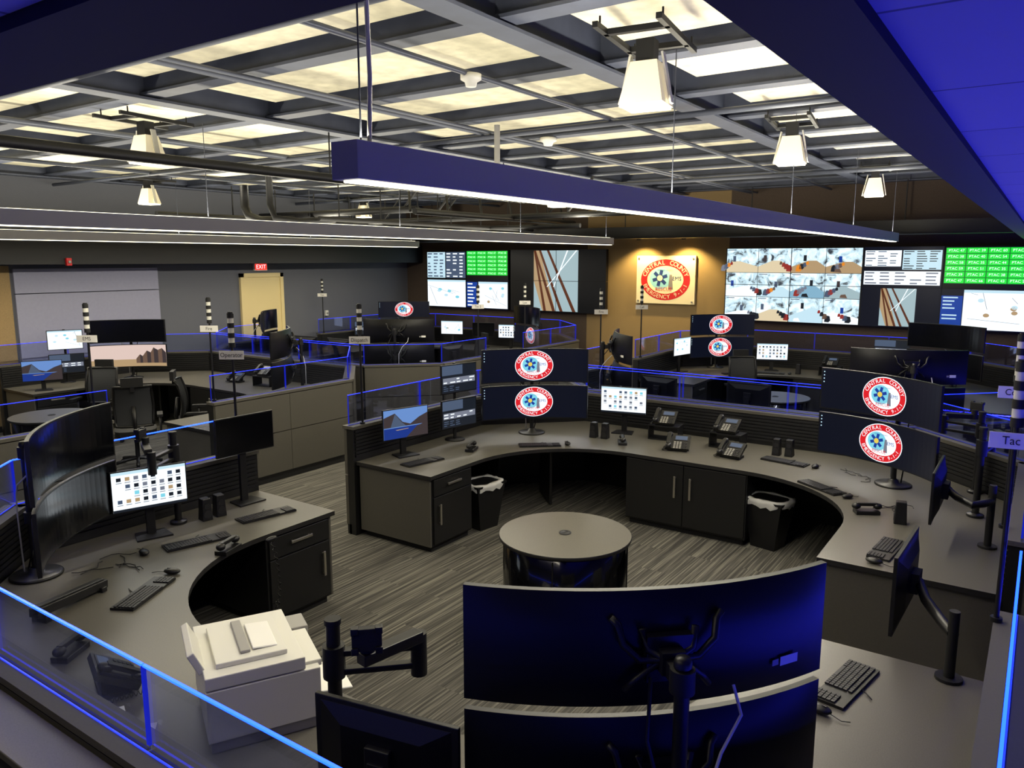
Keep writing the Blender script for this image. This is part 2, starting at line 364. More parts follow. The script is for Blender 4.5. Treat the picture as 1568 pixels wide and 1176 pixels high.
mb.obj('emblem_wall_sign',(-6.37,YB-.07,2.29))
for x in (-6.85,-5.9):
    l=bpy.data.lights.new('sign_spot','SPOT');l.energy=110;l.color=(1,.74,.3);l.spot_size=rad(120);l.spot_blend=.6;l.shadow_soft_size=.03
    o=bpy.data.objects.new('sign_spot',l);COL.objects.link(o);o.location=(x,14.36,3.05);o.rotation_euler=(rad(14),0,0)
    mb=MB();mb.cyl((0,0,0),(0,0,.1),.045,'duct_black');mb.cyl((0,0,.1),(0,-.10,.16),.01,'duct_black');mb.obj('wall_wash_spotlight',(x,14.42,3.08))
# ------------------------------------------------------------ screen contents
def table_rows(mb,x0,x1,z0,z1,bg,fg,k,rows=8,cols=4):
    mb.R(x0,x1,z0,z1,bg,k);w=x1-x0;h=z1-z0
    for r in range(rows):
        for c in range(cols):
            if random.random()<.85:
                a=x0+w*(c+.08)/cols;L=w/cols*random.uniform(.4,.82);z=z0+h*(r+.3)/rows
                mb.R(a,a+L,z,z+h/rows*.38,fg,k+1)
def map_scr(mb,x0,x1,z0,z1,k,bg='s_white'):
    mb.R(x0,x1,z0,z1,bg,k);w=x1-x0;h=z1-z0
    for i in range(4):
        a=(random.random(),random.random());b=(random.random(),random.random())
        dx=b[0]-a[0];dz=b[1]-a[1];l=math.hypot(dx,dz)+.01;e=.004
        mb.P([(x0+w*(a[0]-dz/l*e),z0+h*(a[1]+dx/l*e)),(x0+w*(a[0]+dz/l*e),z0+h*(a[1]-dx/l*e)),(x0+w*(b[0]+dz/l*e),z0+h*(b[1]-dx/l*e)),(x0+w*(b[0]-dz/l*e),z0+h*(b[1]+dx/l*e))],'s_grey',k+1)
    for i in range(5):mb.E(x0+w*random.uniform(.15,.85),z0+h*random.uniform(.2,.8),w*.05,h*.05,random.choice(('s_cyan','s_paleblue','s_tan')),k+2,n=12,rings=1)
    mb.R(x0,x1,z1-h*.07,z1,'s_paleblue',k+3)
def green_grid(mb,x0,x1,z0,z1,k,cols=4,rows=6):
    mb.R(x0,x1,z0,z1,'s_dgreen',k);w=(x1-x0)/cols;h=(z1-z0)/rows
    for r in range(rows):
        for c in range(cols):
            mb.R(x0+w*(c+.03),x0+w*(c+.97),z0+h*(r+.08),z0+h*(r+.92),'s_green',k+1)
            mb.T('PTAC %d'%random.randint(31,68),x0+w*(c+.5),z0+h*(r+.48),h*.62,'s_white',k+2,sx=min(1,.95*w/(h*.62*4.2)))
def tracks(mb,x0,x1,z0,z1,k):
    mb.R(x0,x1,z0,z1,'s_trackbg',k);w=x1-x0;h=z1-z0
    mb.P([(x0,z1),(x0+w*.14,z1),(x0+w*.5,z0),(x0+w*.2,z0),(x0,z0+h*.5)],'s_tan',k+1)
    for a,b,t in ((0,.45,.05),(.12,.62,.05),(.3,.9,.055),(.0,.25,.04)):
        mb.P([(x0+w*a,z1),(x0+w*(a+t),z1),(x0+w*min(1,b+t),z0),(x0+w*b-w*.02,z0)],'s_brown',k+2)
    for a,b in ((.95,.3),(.75,.45)):
        mb.P([(x0+w*a,z1),(x0+w*(a+.03),z1),(x0+w*(b+.02),z0+h*.4),(x0+w*b,z0+h*.4)],'s_white',k+3)
def cctv(mb,x0,x1,z0,z1,k):
    w=x1-x0;h=z1-z0
    mb.R(x0,x1,z0,z1,'s_feed',k)
    vx=x0+w*random.uniform(.25,.75);hz=z0+h*random.uniform(.5,.75)
    mb.P([(x0,z0),(x1,z0),(x1,z0+h*.25),(vx+w*.12,hz-h*.12),(vx-w*.12,hz-h*.12),(x0,z0+h*.25)],random.choice(('s_beige','s_trackbg','s_paleblue','s_white','s_floorblue','s_tan')),k+1)
    s=random.choice((-1,1))
    for i in range(4):
        t=i/4;cx=vx+s*w*(.40-.34*t);cz=z0+h*.18+(hz-h*.15-z0-h*.18)*t;a=w*(.09-.06*t);b=h*(.12-.08*t)
        mb.P([(cx-a,cz-b),(cx+a*.4,cz-b*1.1),(cx+a,cz-b*.5),(cx+a*.7,cz+b),(cx-a*.3,cz+b*1.2),(cx-a*.8,cz+b*.5)],random.choice(('s_dark','s_mid','s_rock2','s_redbr','s_orange','s_dark','s_grey')),k+2)
    c=x0+w*random.uniform(.1,.8);mb.P([(c,hz-h*.14),(c+w*.09,hz-h*.14),(c+w*.09,hz+h*.1),(c,hz+h*.1)],random.choice(('s_rock','s_blue','s_mid','s_beige','s_dark')),k+3)
    if random.random()<.5:
        c=x0+w*random.uniform(.1,.7);mb.P([(c,z0+h*.04),(c+w*.22,z0+h*.02),(c+w*.16,z0+h*.18),(c+w*.03,z0+h*.16)],random.choice(('s_dark','s_white','s_rock2')),k+4)
    mb.R(x0+w*.04,x0+w*.3,z1-h*.07,z1-h*.04,'s_mid',k+5)
# ------------------------------------------------------------ video walls
def videowall(name,x0,npx,fn):
    w=1.22;h=.68;mb=MB()
    for i in range(npx):
        for j in range(2):
            mb.bx(i*w+.004,(i+1)*w-.004,.0,.1,j*h+.004,(j+1)*h-.004,'black_plastic')
    mb.bx(.1,npx*w-.1,.1,.16,.1,2*h-.1,'steel_dark')
    fn(mb,w,h)
    for i in range(1,npx):mb.R(i*w-.006,i*w+.006,0,2*h,'black_matte',12)
    mb.R(0,npx*w,h-.005,h+.005,'black_matte',12)
    mb.obj(name,(x0,YB-.17,1.55))
def main(mb,w,h):
    H=2*h
    for r in range(3):
        for c in range(4):
            cctv(mb,.02+c*(2*w-.04)/4+.004,.02+(c+1)*(2*w-.04)/4-.004,.01+r*(H-.02)/3+.004,.01+(r+1)*(H-.02)/3-.004,1)
    mb.R(2*w,3*w,0,H,'s_navy',1)
    table_rows(mb,2*w+.02,2.48*w,h+.35,H-.06,'s_white','s_mid',2,7,3);table_rows(mb,2.5*w,3*w-.03,h+.3,H-.06,'s_paleblue','s_dark',2,8,3);table_rows(mb,2*w+.02,3*w-.03,h+.04,h+.27,'s_white','s_grey',2,4,5)
    tracks(mb,2.25*w,2.7*w,.02,h-.02,2)
    green_grid(mb,3*w+.02,4*w-.02,h+.08,H-.02,1)
    mb.R(3*w,4*w,0,h,'s_navy',1);table_rows(mb,3*w+.01,3.26*w,.04,h-.12,'s_blue','s_paleblue',2,9,1);map_scr(mb,3.27*w,4*w-.01,.02,h-.02,3)
videowall('video_wall_display',-5.1,4,main)
def left(mb,w,h):
    H=2*h
    table_rows(mb,.02,.48*w,h+.03,H-.04,'s_paleblue','s_mid',1,8,3);table_rows(mb,.5*w,w-.02,h+.03,H-.04,'s_mid','s_white',1,8,3)
    green_grid(mb,w+.02,2*w-.02,h+.1,H-.02,1);map_scr(mb,.02,w-.02,.02,h-.02,1);mb.R(w,2*w,0,h,'s_navy',1);map_scr(mb,1.3*w,2*w-.02,.02,h-.05,2);table_rows(mb,w+.02,1.27*w,.04,h-.06,'s_blue','s_white',2,7,1)
videowall('video_wall_display',-12.6,2,left)
def mid(mb,w,h):
    mb.R(0,2*w,0,2*h,'s_black',1);tracks(mb,.52*w,1.45*w,.02,2*h-.02,2)
videowall('video_wall_display',-10.1,2,mid)
# ------------------------------------------------------------ pods
def half(loc,rz,W,L,dl,dr,dy,r=1.1,ch=.9,pch=None,blue='em_blue_mid'):
    mb=MB()
    cy=L-dy-r
    inner=[(W-dr,0)]+[(W-dr-r+r*math.cos(rad(90*k/16)),cy+r*math.sin(rad(90*k/16))) for k in range(17)]
    inner+=[(dl+r-r*math.sin(rad(90*k/16)),cy+r*math.cos(rad(90*k/16))) for k in range(17)]+[(dl,0)]
    outer=[(0,0),(0,L-ch),(ch,L),(W-ch,L),(W,L-ch),(W,0)]
    mb.prism(outer+inner,.715,.75,'counter_laminate','counter_edge')
    ph=min(.64,L-dy-.2)
    for s in (0,1):
        xi=dl-.03 if s==0 else W-dr+.03; xo=.02 if s==0 else W-.02
        a,b=min(xi,xo),max(xi,xo)
        mb.bx(a,b,.04,ph,.06,.714,'charcoal_laminate');mb.bx(a+.03,b-.03,.06,ph-.02,0,.06,'black_matte')
        mb.bx(a,b,.02,.04,.06,.714,'taupe_panel')
        sg=1 if s==0 else -1
        f0,f1=sorted((xi,xi+sg*.018))
        mb.bx(f0,f1,.06,ph-.02,.54,.70,'charcoal_laminate');mb.bx(f0,f1,.06,ph-.02,.08,.53,'charcoal_laminate')
        hx=xi+sg*.04
        c=(ph+.04)/2
        mb.box((hx,c,.63),(.012,.2,.022),'brushed_metal')
        for q in(-.08,.08):mb.box((hx-sg*.012,c+q,.63),(.024,.012,.016),'brushed_metal')
        mb.box((hx,.13,.36),(.012,.022,.2),'brushed_metal')
        for q in(-.08,.08):mb.box((hx-sg*.012,.13,.36+q),(.024,.012,.012),'brushed_metal')
    x0,x1=dl+r-.05,W-dr-r+.05;yf=L-dy+.03
    mb.bx(x0,x1,yf,L-.1,.06,.714,'charcoal_laminate');mb.bx(x0+.03,x1-.03,yf+.04,L-.12,0,.06,'black_matte')
    xm=(x0+x1)/2
    for a,b,hx in ((x0+.01,xm-.004,xm-.08),(xm+.004,x1-.01,xm+.08)):
        mb.bx(a,b,yf-.018,yf,.08,.70,'charcoal_laminate')
        mb.box((hx,yf-.045,.48),(.022,.012,.22),'brushed_metal')
        for q in(-.09,.09):mb.box((hx,yf-.03,.48+q),(.012,.026,.012),'brushed_metal')
    for x,y in ((dl*.55,ph+.75),(W-dr*.55,ph+.75)):
        if y<L-ch:mb.bx(x-.2,x+.2,y-.01,y+.01,.02,.714,'charcoal_laminate')
    mb.box((ch*.5+.45,L-ch*.5-.45,.36),(.03,.5,.7),'charcoal_laminate',rz=rad(45));mb.box((W-ch*.5-.45,L-ch*.5-.45,.36),(.03,.5,.7),'charcoal_laminate',rz=rad(-45))
    mb.obj('console_desk',loc,rz,bevel=.004)
    mb=MB();t=.14;cl=ch if pch is None else pch
    P=[(-t/2,-.02),(-t/2,L-cl+.03),(cl-.03,L+t/2),(W-ch+.03,L+t/2),(W+t/2,L-ch+.03),(W+t/2,-.02)]
    for i in range(5):
        a=Vector(P[i]);b=Vector(P[i+1]);d=(b-a);l=d.length;ang=math.atan2(d.y,d.x);n=max(1,round(l/1.25))
        o=mb.M;mb.M=Matrix.Translation((a.x,a.y,0))@Matrix.Rotation(ang,4,'Z')
        for k in range(n):
            p,q=l*k/n,l*(k+1)/n
            mb.bx(p+.003,q-.003,.03,t/2,.1,.60,'taupe_panel');mb.bx(p+.003,q-.003,.03,t/2,.61,1.06,'taupe_panel')
        mb.bx(0,l,-t/2+.01,.03,0,1.07,'charcoal_laminate')
        mb.bx(0,l,.0,t/2-.015,0,.1,'black_matte')
        for k in range(8):mb.bx(.02,l-.02,-t/2-.004,-t/2+.01,.79+k*.035,.815+k*.035,'slatwall_black')
        mb.bx(-.01,l+.01,-t/2-.005,t/2+.005,1.07,1.10,'taupe_panel')
        for k in range(n):
            p,q=l*k/n+.004,l*(k+1)/n-.004
            mb.bx(p,q,-.006,.006,1.10,1.40,'partition_glass')
            e=.007 if blue=='em_blue' else .0055
            mb.bx(p,q,-.005,.005,1.40,1.40+e,blue)
            mb.bx(p,p+.003,-.0055,.0055,1.12,1.40,'em_blue_dim');mb.bx(q-.003,q,-.0055,.0055,1.12,1.40,'em_blue_dim')
        if blue=='em_blue':mb.bx(0,l,.010,.015,1.10,1.104,'em_blue_mid')
        else: mb.bx(0,l,.010,.015,1.10,1.104,'em_blue_dim')
        mb.M=o
    mb.obj('glass_topped_partition',loc,rz)
for x0,PW,dr in ((-5.4,5.34,1.04),(-13.0,5.25,.95)):
    n=x0>-6
    half((x0,5.15,0),0,PW,2.95,.95,dr,1.13)
    half((x0+PW,4.0 if n else 3.95,0),math.pi,PW,2.7,dr,.95,.93,pch=.04 if n else None,blue='em_blue' if n else 'em_blue_mid')
    half((x0,11.5,0),0,PW,2.75,.95,dr,1.0)
    half((x0+PW,10.35,0),math.pi,PW,1.92,dr,.9,.8,r=.85,ch=.8)
def rtable():
    mb=MB();r=.48
    mb.lathe([(0,.715),(r-.003,.715),(r,.72),(r,.737),(r-.003,.74)],'counter_edge',n=64);mb.lathe([(r-.003,.74),(0,.741)],'counter_laminate',n=64)
    n=48;r2=.45
    mb.lathe([(r2,.03),(r2,.70),(r2-.02,.715)],'black_gloss',n=n);mb.lathe([(r2-.03,0),(r2-.03,.03)],'black_matte',n=n)
    for k in range(4):
        a=rad(20+90*k);mb.box((r2*math.cos(a),r2*math.sin(a),.37),(.012,.008,.64),'black_matte',rz=a)
    mb.lathe([(.045,.741),(.045,.747),(.03,.747),(.03,.743),(0,.743)],'steel_dark',n=20)
    return mb.mesh('round_table')
rt=rtable()
for x,y in ((-2.72,4.62),(-3.1,11.2),(-10.3,4.6),(-10.4,11.2)):place(rt,'round_table',(x,y,0))
# ------------------------------------------------------------ monitors
RC=1.5
def wrp(x,y,z):
    a=x/RC;rr=RC+y
    return (rr*math.sin(a),rr*math.cos(a)-RC,z)
def curved_panel(content):
    mb=MB();mb.warp=wrp;w,h=1.19,.37;nx,nz=24,6
    def grid(fy,x0,x1,z0,z1,m):
        V=[(x0+(x1-x0)*i/nx,fy((x0+(x1-x0)*i/nx)/(w/2),(z0+(z1-z0)*j/nz)/(h/2)),z0+(z1-z0)*j/nz) for j in range(nz+1) for i in range(nx+1)]
        mb.add(V,[(j*(nx+1)+i,j*(nx+1)+i+1,(j+1)*(nx+1)+i+1,(j+1)*(nx+1)+i) for j in range(nz) for i in range(nx)],m,True)
    grid(lambda u,v:0,-w/2,w/2,-h/2,h/2,'black_plastic')
    grid(lambda u,v:.022+.035*max(0,1-u*u)**.7*max(0,1-v*v)**.5,-w/2,w/2,-h/2,h/2,'monitor_back')
    for z in(-h/2,h/2):
        V=[(-w/2+w*i/nx,y,z) for y in(0,.022) for i in range(nx+1)];mb.add(V,[(i,i+1,nx+2+i,nx+1+i) for i in range(nx)],'black_plastic')
    for x in(-w/2,w/2):mb.add([(x,0,-h/2),(x,.022,-h/2),(x,.022,h/2),(x,0,h/2)],[(0,1,2,3)],'black_plastic')
    sw,sh=w/2-.01,h/2-.01
    if content=='off':mb.R(-sw,sw,-sh,sh,'off_screen',1)
    elif content=='logo':
        mb.R(-sw,sw,-sh,sh,'s_navy',1);logo(mb,0,0,h*.9,3)
        for k in range(4):mb.R(-sw+.012,-sw+.022,sh-.03-k*.03,sh-.02-k*.03,'s_paleblue',3)
    elif content=='desert':
        mb.R(-sw,sw,-sh,sh,'s_pink',1);mb.R(-sw,sw,-sh,-sh*.35,'s_tan',2)
        pts=[(.05,-sh*.7),(.1,-.05),(.16,.02),(.2,-.01),(.27,.08),(.33,.05),(.38,.13),(.45,.09),(.52,.12),(sw,.05),(sw,-sh*.7)]
        for i in range(len(pts)-2):
            if i>0:mb.P([(pts[i][0],-sh*.7),(pts[i+1][0],-sh*.7),pts[i+1],pts[i]],'s_rock2' if i%2 else 's_rock',4)
    for s0,s1,z0,z1,m in((-.455,-.385,-.105,-.075,'paper'),(-.38,-.355,-.10,-.08,'grey_plastic')):
        mb.add([(s0,.05,z0),(s1,.052,z0),(s1,.052,z1),(s0,.05,z1)],[(0,1,2,3)],m)
    mb.warp=None
    mb.box((0,.075,0),(.14,.03,.14),'black_plastic');mb.box((0,.10,0),(.07,.05,.07),'black_matte')
    for s in(-1,1):
        mb.tube([(s*.02,.09,0),(s*.09,.085,.0),(s*.14,.08,.05),(s*.15,.06,.10),(s*.17,.05,.12)],.012,'black_plastic')
        mb.tube([(s*.02,.09,0),(s*.07,.085,.03),(s*.08,.075,.09)],.012,'black_plastic')
        mb.tube([(s*.02,.09,0),(s*.1,.085,-.06),(s*.13,.07,-.10)],.01,'black_plastic')
    return mb.mesh('curved_screen')
CP={}
def stand_mesh():
    mb=MB()
    mb.lathe([(0,0),(.15,0),(.15,.012),(.14,.018),(.05,.022),(.04,.05),(.028,.055)],'black_plastic',c=(0,.19,0),n=28)
    mb.cyl((0,.19,.02),(0,.19,.84),.022,'black_plastic',n=16);mb.lathe([(0,.86),(.02,.858),(.026,.845),(.026,.83)],'black_plastic',c=(0,.19,0),n=16)
    for z in(.38,.79):
        mb.cyl((0,.19,z-.035),(0,.19,z+.035),.036,'black_matte',n=16);mb.box((0,.15,z),(.05,.08,.05),'black_matte')
    mb.tube([(.06,.10,.75),(.1,.2,.62),(.05,.24,.4),(.07,.22,.2),(.03,.25,.02)],.006,'cable_black')
    mb.tube([(-.2,.09,.7),(-.2,.15,.64),(-.12,.2,.56),(-.07,.23,.45),(-.06,.23,.05)],.005,'cable_white')
    return mb.mesh('stand')
SM=stand_mesh()
def stack(x,y,rz,up='logo',lo='logo',z=.75):
    for c in(up,lo):
        if c not in CP:CP[c]=curved_panel(c)
    e=empty('stacked_curved_monitors',(x,y,z),rad(rz))
    place(SM,'stand',(0,0,0),0,0,e);place(CP[lo],'lower_screen',(0,0,.395),0,0,e);place(CP[up],'upper_screen',(0,0,.80),0,0,e)
stack(-4.57,7.05,40);stack(-1.05,7.1,-29);stack(-4.9,2.2,132,'off','off');stack(-.87,2.05,-137,'off','off')
stack(-4.75,13.45,40);stack(-1.15,13.2,-25,'off','off');stack(-1.15,9.25,-160,'off','off');stack(-4.7,9.3,125,'off','off')
stack(-12.3,13.4,40,'logo','off');stack(-8.7,13.3,-30,'off','logo');stack(-8.65,9.25,-150,'off','off');stack(-12.2,9.4,130,'off','off')
stack(-12.25,6.75,50,'off','desert');stack(-8.75,7.1,-50,'off','off')
def fcontent(mb,c,w,h):
    if c=='off':mb.R(-w,w,-h,h,'off_screen',1)
    elif c=='docs':
        mb.R(-w,w,-h,h,'s_white',1);mb.R(-w,w,-h,-h+.018,'s_dark',2);mb.R(-w,w,h-.02,h,'s_paleblue',2)
        for r in range(4):
            for q in range(8):
                if random.random()<.85:
                    x=-w+.03+q*(2*w-.04)/8;z=-h+.045+r*(2*h-.07)/4
                    mb.R(x,x+.03,z+.014,z+.04,random.choice(('s_grey','s_mid','s_cyan','s_dark','s_tan','s_grey','s_mid','s_dark')),2);mb.R(x-.003,x+.034,z,z+.005,'s_grey',2)
    elif c=='lake':
        mb.R(-w,w,-h,h,'s_sky',1);mb.P([(-w,-h*.2),(-w,h*.5),(-w*.5,h*.75),(-w*.15,h*.1),(w*.2,-h*.1),(w*.6,h*.3),(w,h*.55),(w,-h*.2)],'s_rock',2)
        mb.P([(-w*.7,-h*.2),(-w*.5,h*.7),(-w*.2,h*.1),(0,-h*.2)],'s_mid',3);mb.P([(-w,-h),(-w,-h*.25),(w,-h*.25),(w,-h)],'s_lake',4);mb.P([(0,-h),(w*.5,-h*.3),(w,-h*.1),(w,-h)],'s_rock',5)
        mb.P([(-w*.4,-h*.45),(w*.1,-h*.4),(w*.1,-h*.37),(-w*.5,-h*.4)],'s_tan',6)
    elif c=='map':map_scr(mb,-w,w,-h,h,1)
    elif c=='tabs':
        mb.R(-w,w,-h,h,'s_dark',1);mb.R(-w,w*.2,h*.3,h,'s_mid',2);table_rows(mb,-w*.95,w*.95,-h*.35,h*.1,'s_grey','s_white',2,2,5);table_rows(mb,-w*.95,w*.1,-h*.9,-h*.45,'s_dark','s_mid',2,3,3)
FM={}
def flat_mesh(c,zc,stand=True,w=.53,h=.31):
    mb=MB()
    mb.M=Matrix.Translation((0,0,zc));mb.bx(-w/2,w/2,0,.018,-h/2,h/2,'black_plastic')
    o=mb.M;mb.M=o@Matrix.Translation((0,.018,0))@Matrix.Rotation(rad(-90),4,'X');mb.taper((0,0,0),(w*.92,h*.9),(w*.55,h*.55),.03,'monitor_back');mb.M=o
    fcontent(mb,c,w/2-.008,h/2-.009)
    mb.M=Matrix.Identity(4)
    if stand==True:
        mb.box((0,.065,zc/2),(.06,.03,zc),'black_plastic');mb.box((0,.055,zc),(.09,.03,.09),'black_plastic')
        mb.prism([(-.12,-.06),(.12,-.06),(.1,.12),(-.1,.12)],0,.012,'black_plastic')
    else:
        px=.48 if stand=='side' else 0;py=.3 if stand=='side' else .34
        mb.box((0,.06,zc),(.11,.05,.11),'black_matte')
        mb.tube([(0,.08,zc),(.08+px*.2,.14,zc-.02),(.18+px*.4,.24,zc-.03),(.1+px*.8,.3,zc-.03),(px,py,zc-.03)],.026,'black_plastic',n=10)
        mb.cyl((px,py,0),(px,py,zc+.08),.024,'black_matte');mb.cyl((px,py,0),(px,py,.015),.06,'black_matte')
    return mb.mesh('flat_monitor')
def flat(x,y,rz,c,zc=.34,z=.75,w=.53,h=.31,stand=True):
    k=(c,zc,w,h,stand)
    if k not in FM:FM[k]=flat_mesh(c,zc,stand,w,h)
    place(FM[k],'desktop_monitor',(x,y,z),rad(rz),.003)
flat(-5.15,5.60,75,'lake')
flat(-3.82,7.75,12,'docs',.38)
flat(-5.08,2.87,72,'docs',.36,w=.5,h=.30);flat(-5.18,3.75,88,'off',.57)
flat(-1.62,1.64,-168,'off',.38)
flat(-.52,6.0,-90,'off',.36,w=.6,h=.36,stand=False)
flat(-.50,4.42,-92,'off',.26,w=.6,h=.42,stand='side')
flat(-3.9,13.75,20,'docs',.33);flat(-12.3,5.42,65,'lake',.3);flat(-2.0,13.8,5,'tabs',.5);flat(-9.5,13.7,20,'docs',.4);flat(-11.2,13.8,20,'map',.4)
flat(-10.9,1.9,140,'off',.33)
flat(-3.9,8.9,170,'off',.35);flat(-9.75,9.0,175,'off',.45,w=.6,h=.36);flat(-10.6,9.0,185,'off',.45,w=.6,h=.36);flat(-8.05,9.9,-95,'off',.4);flat(-5.15,12.7,80,'map',.45);flat(-10.3,13.8,15,'off',.4);flat(-12.75,12.6,60,'tabs',.4);flat(-2.8,9.0,178,'off',.35)
def dualflat(a,b):
    mb=MB()
    for zc,c in((.31,a),(.69,b)):
        mb.M=Matrix.Translation((0,0,zc));w,h=.5,.31;mb.bx(-w/2,w/2,0,.02,-h/2,h/2,'black_plastic');fcontent(mb,c,w/2-.01,h/2-.01);mb.box((0,.04,0),(.1,.04,.1),'black_matte')
        mb.M=Matrix.Identity(4)
    mb.cyl((0,.08,0),(0,.08,.85),.018,'black_plastic');mb.lathe([(0,0),(.11,0),(.11,.012),(0,.015)],'black_plastic',c=(0,.08,0));return mb.mesh('stacked_desktop_monitors')
place(dualflat('tabs','tabs'),'stacked_desktop_monitors',(-5.12,6.42,.75),rad(80))
place(dualflat('tabs','map'),'stacked_desktop_monitors',(-12.75,6.0,.75),rad(72))
# ------------------------------------------------------------ small desk items
def kb():
    mb=MB();mb.bx(-.22,.22,-.07,.07,0,.014,'black_plastic')
    for r in range(6):
        y=.052-r*.0205-(.004 if r else 0)
        for i in range(15):
            if r==5 and 3<i<9:
                if i==4:mb.bx(-.21+4*.0195,-.21+9*.0195-.002,y-.016,y,.014,.021,'keycap')
                continue
            mb.bx(-.213+i*.0195,-.213+i*.0195+.0165,y-.016,y,.014,.021,'keycap')
        for i in range(4):
            if r: mb.bx(.135+i*.0195,.135+i*.0195+.0165,y-.016,y,.014,.021,'keycap')
    mb.tube([(.0,.07,.008),(.02,.10,.006),(.05,.13,.006)],.003,'cable_black',n=6)
    return mb.mesh('keyboard')
KB=kb()
def ms():
    mb=MB();mb.ball((0,0,.018),(.031,.055,.018),'black_plastic');mb.box((0,.02,.035),(.006,.02,.006),'keycap');mb.tube([(0,.05,.01),(.01,.1,.005),(-.01,.13,.005)],.002,'cable_black',n=6)
    return mb.mesh('mouse')
MS=ms()
def kbm(x,y,rz,m=True,side=.3):
    place(KB,'keyboard',(x,y,.7505),rad(rz))
    if m:
        a=rad(rz);place(MS,'computer_mouse',(x+side*math.cos(a),y+side*math.sin(a),.7515),a)
kbm(-4.85,5.5,80,False);kbm(-4.28,6.72,40);kbm(-1.95,7.5,-10);kbm(-1.45,6.8,-35);kbm(-.74,5.55,-95,True,.3);kbm(-.6,3.6,-100)
kbm(-4.22,2.3,118);kbm(-4.72,2.98,75,True,-.35);kbm(-4.8,3.62,80,False)
for x,y,r in ((-4.3,13,40),(-1.6,12.7,-30),(-3.8,13.4,10),(-11.8,13,40),(-11.9,6.3,42),(-9.2,6.8,-40)):kbm(x,y,r)
def phone():
    mb=MB();mb.M=Matrix.Translation((0,0,.012))@Matrix.Rotation(rad(32),4,'X')
    mb.bx(-.12,.12,-.0,.2,0,.03,'black_plastic')
    mb.bx(-.115,-.06,.0,.19,.03,.045,'black_matte')
    mb.ball((-.088,.02,.055),(.03,.035,.022),'black_plastic');mb.ball((-.088,.175,.055),(.03,.035,.022),'black_plastic');mb.box((-.088,.1,.07),(.035,.15,.022),'black_plastic')
    mb.bx(-.04,.10,.115,.185,.03,.034,'steel_dark');mb.bx(-.03,.09,.125,.178,.034,.036,'s_mid')
    for r in range(5):
        for c in range(5):mb.bx(-.04+c*.029,-.04+c*.029+.02,.0+r*.021,.0+r*.021+.013,.03,.035,'grey_plastic' if c<3 else 'keycap')
    mb.M=Matrix.Identity(4);mb.bx(-.1,.1,.02,.15,0,.02,'black_matte');mb.bx(-.08,.08,.12,.14,0,.085,'black_matte')
    pts=[(-.12+.012*math.cos(i*1.3)-.02,-.02+i*.004,.014+.01*math.sin(i*1.3)) for i in range(40)]
    mb.tube(pts,.003,'cable_black',n=5)
    return mb.mesh('desk_phone')
PH=phone()
def riser():
    mb=MB();mb.bx(-.17,.17,0,.2,0,.012,'black_plastic');mb.bx(-.17,-.158,0,.2,0,.16,'black_plastic');mb.bx(.158,.17,0,.2,0,.16,'black_plastic');mb.bx(-.17,.17,0,.2,.15,.162,'black_plastic');return mb.mesh('phone_riser')
RS=riser()
for x,y,r,z in ((-3.3,7.68,8,.162),(-2.62,7.68,-2,.162),(-2.98,7.3,15,0),(-2.45,7.32,-5,0),(-3.35,1.74,160,0),(-2.9,13.6,0,.162),(-2.45,13.6,0,.162),(-2.7,13.3,0,0),(-10.6,7.5,10,0),(-9.9,7.5,10,.162)):
    if z:place(RS,'phone_riser',(x,y,.75),rad(r),.002)
    place(PH,'desk_phone',(x,y,.7505+z),rad(r),.002)
def speakers():
    mb=MB();mb.taper((0,0,0),(.08,.09),(.065,.07),.17,'black_plastic');mb.cyl((0,-.043,.11),(0,-.036,.11),.024,'steel_dark');mb.cyl((0,-.046,.05),(0,-.038,.05),.03,'steel_dark');return mb.mesh('desk_speaker')
SP=speakers()
for x,y,r in ((-5.1,3.3,80),(-5.1,3.42,80),(-2.1,7.75,0),(-1.98,7.77,0),(-4.0,7.4,5),(-3.87,7.42,5),(-.75,6.2,-80),(-3.4,13.6,0)):place(SP,'desk_speaker',(x,y,.75),rad(r),.006)
def handset_cradle():
    mb=MB();mb.box((0,0,.015),(.09,.18,.03),'black_plastic');mb.ball((0,-.08,.06),(.03,.035,.025),'black_plastic');mb.ball((0,.08,.06),(.03,.035,.025),'black_plastic');mb.box((0,0,.075),(.03,.16,.025),'black_plastic');return mb.mesh('radio_handset')
HS=handset_cradle()
for x,y,r in ((-3.6,7.3,30),(-1.0,6.3,-60),(-3.85,1.7,30),(-4.4,3.0,20),(-4.75,6.15,20)):place(HS,'radio_handset',(x,y,.75),rad(r),.004)
mb=MB();pts=[]
for i in range(60):
    t=i/59;pts.append((.012*math.cos(i*1.4),.012*math.sin(i*1.4)+.05*math.sin(t*math.pi),.76-.62*t if t<.85 else .76-.62*.85+(t-.85)*.5))
mb.tube(pts,.004,'cable_black',n=5);mb.ball((0,0,.77),(.02,.05,.02),'black_plastic');mb.obj('handset_cord',(-4.305,3.28,0))
def clutter(x,y,n,s=.25):
    mb=MB()
    for i in range(n):
        a=random.uniform(0,6.28);p=[(random.uniform(-s,s),random.uniform(-s,s),.004)]
        for k in range(6):
            a+=random.uniform(-.9,.9);p.append((p[-1][0]+.04*math.cos(a),p[-1][1]+.04*math.sin(a),.004+.008*random.random()))
        mb.tube(p,.003,'cable_black',n=5)
    mb.obj('desk_cables',(x,y,.752))
clutter(-4.85,2.5,6,.12);clutter(-.78,6.6,4,.08);clutter(-1.2,7.3,4,.1)
mb=MB();mb.box((0,0,.05),(.5,.06,.05),'black_plastic',ry=rad(4));mb.box((0,0,.08),(.46,.04,.012),'steel_dark',ry=rad(4));mb.box((-.2,0,.02),(.04,.1,.04),'black_plastic');mb.box((.2,0,.015),(.04,.1,.03),'black_plastic');mb.obj('desk_console_bar',(-4.42,1.98,.75),rad(110),.004)
mb=MB()
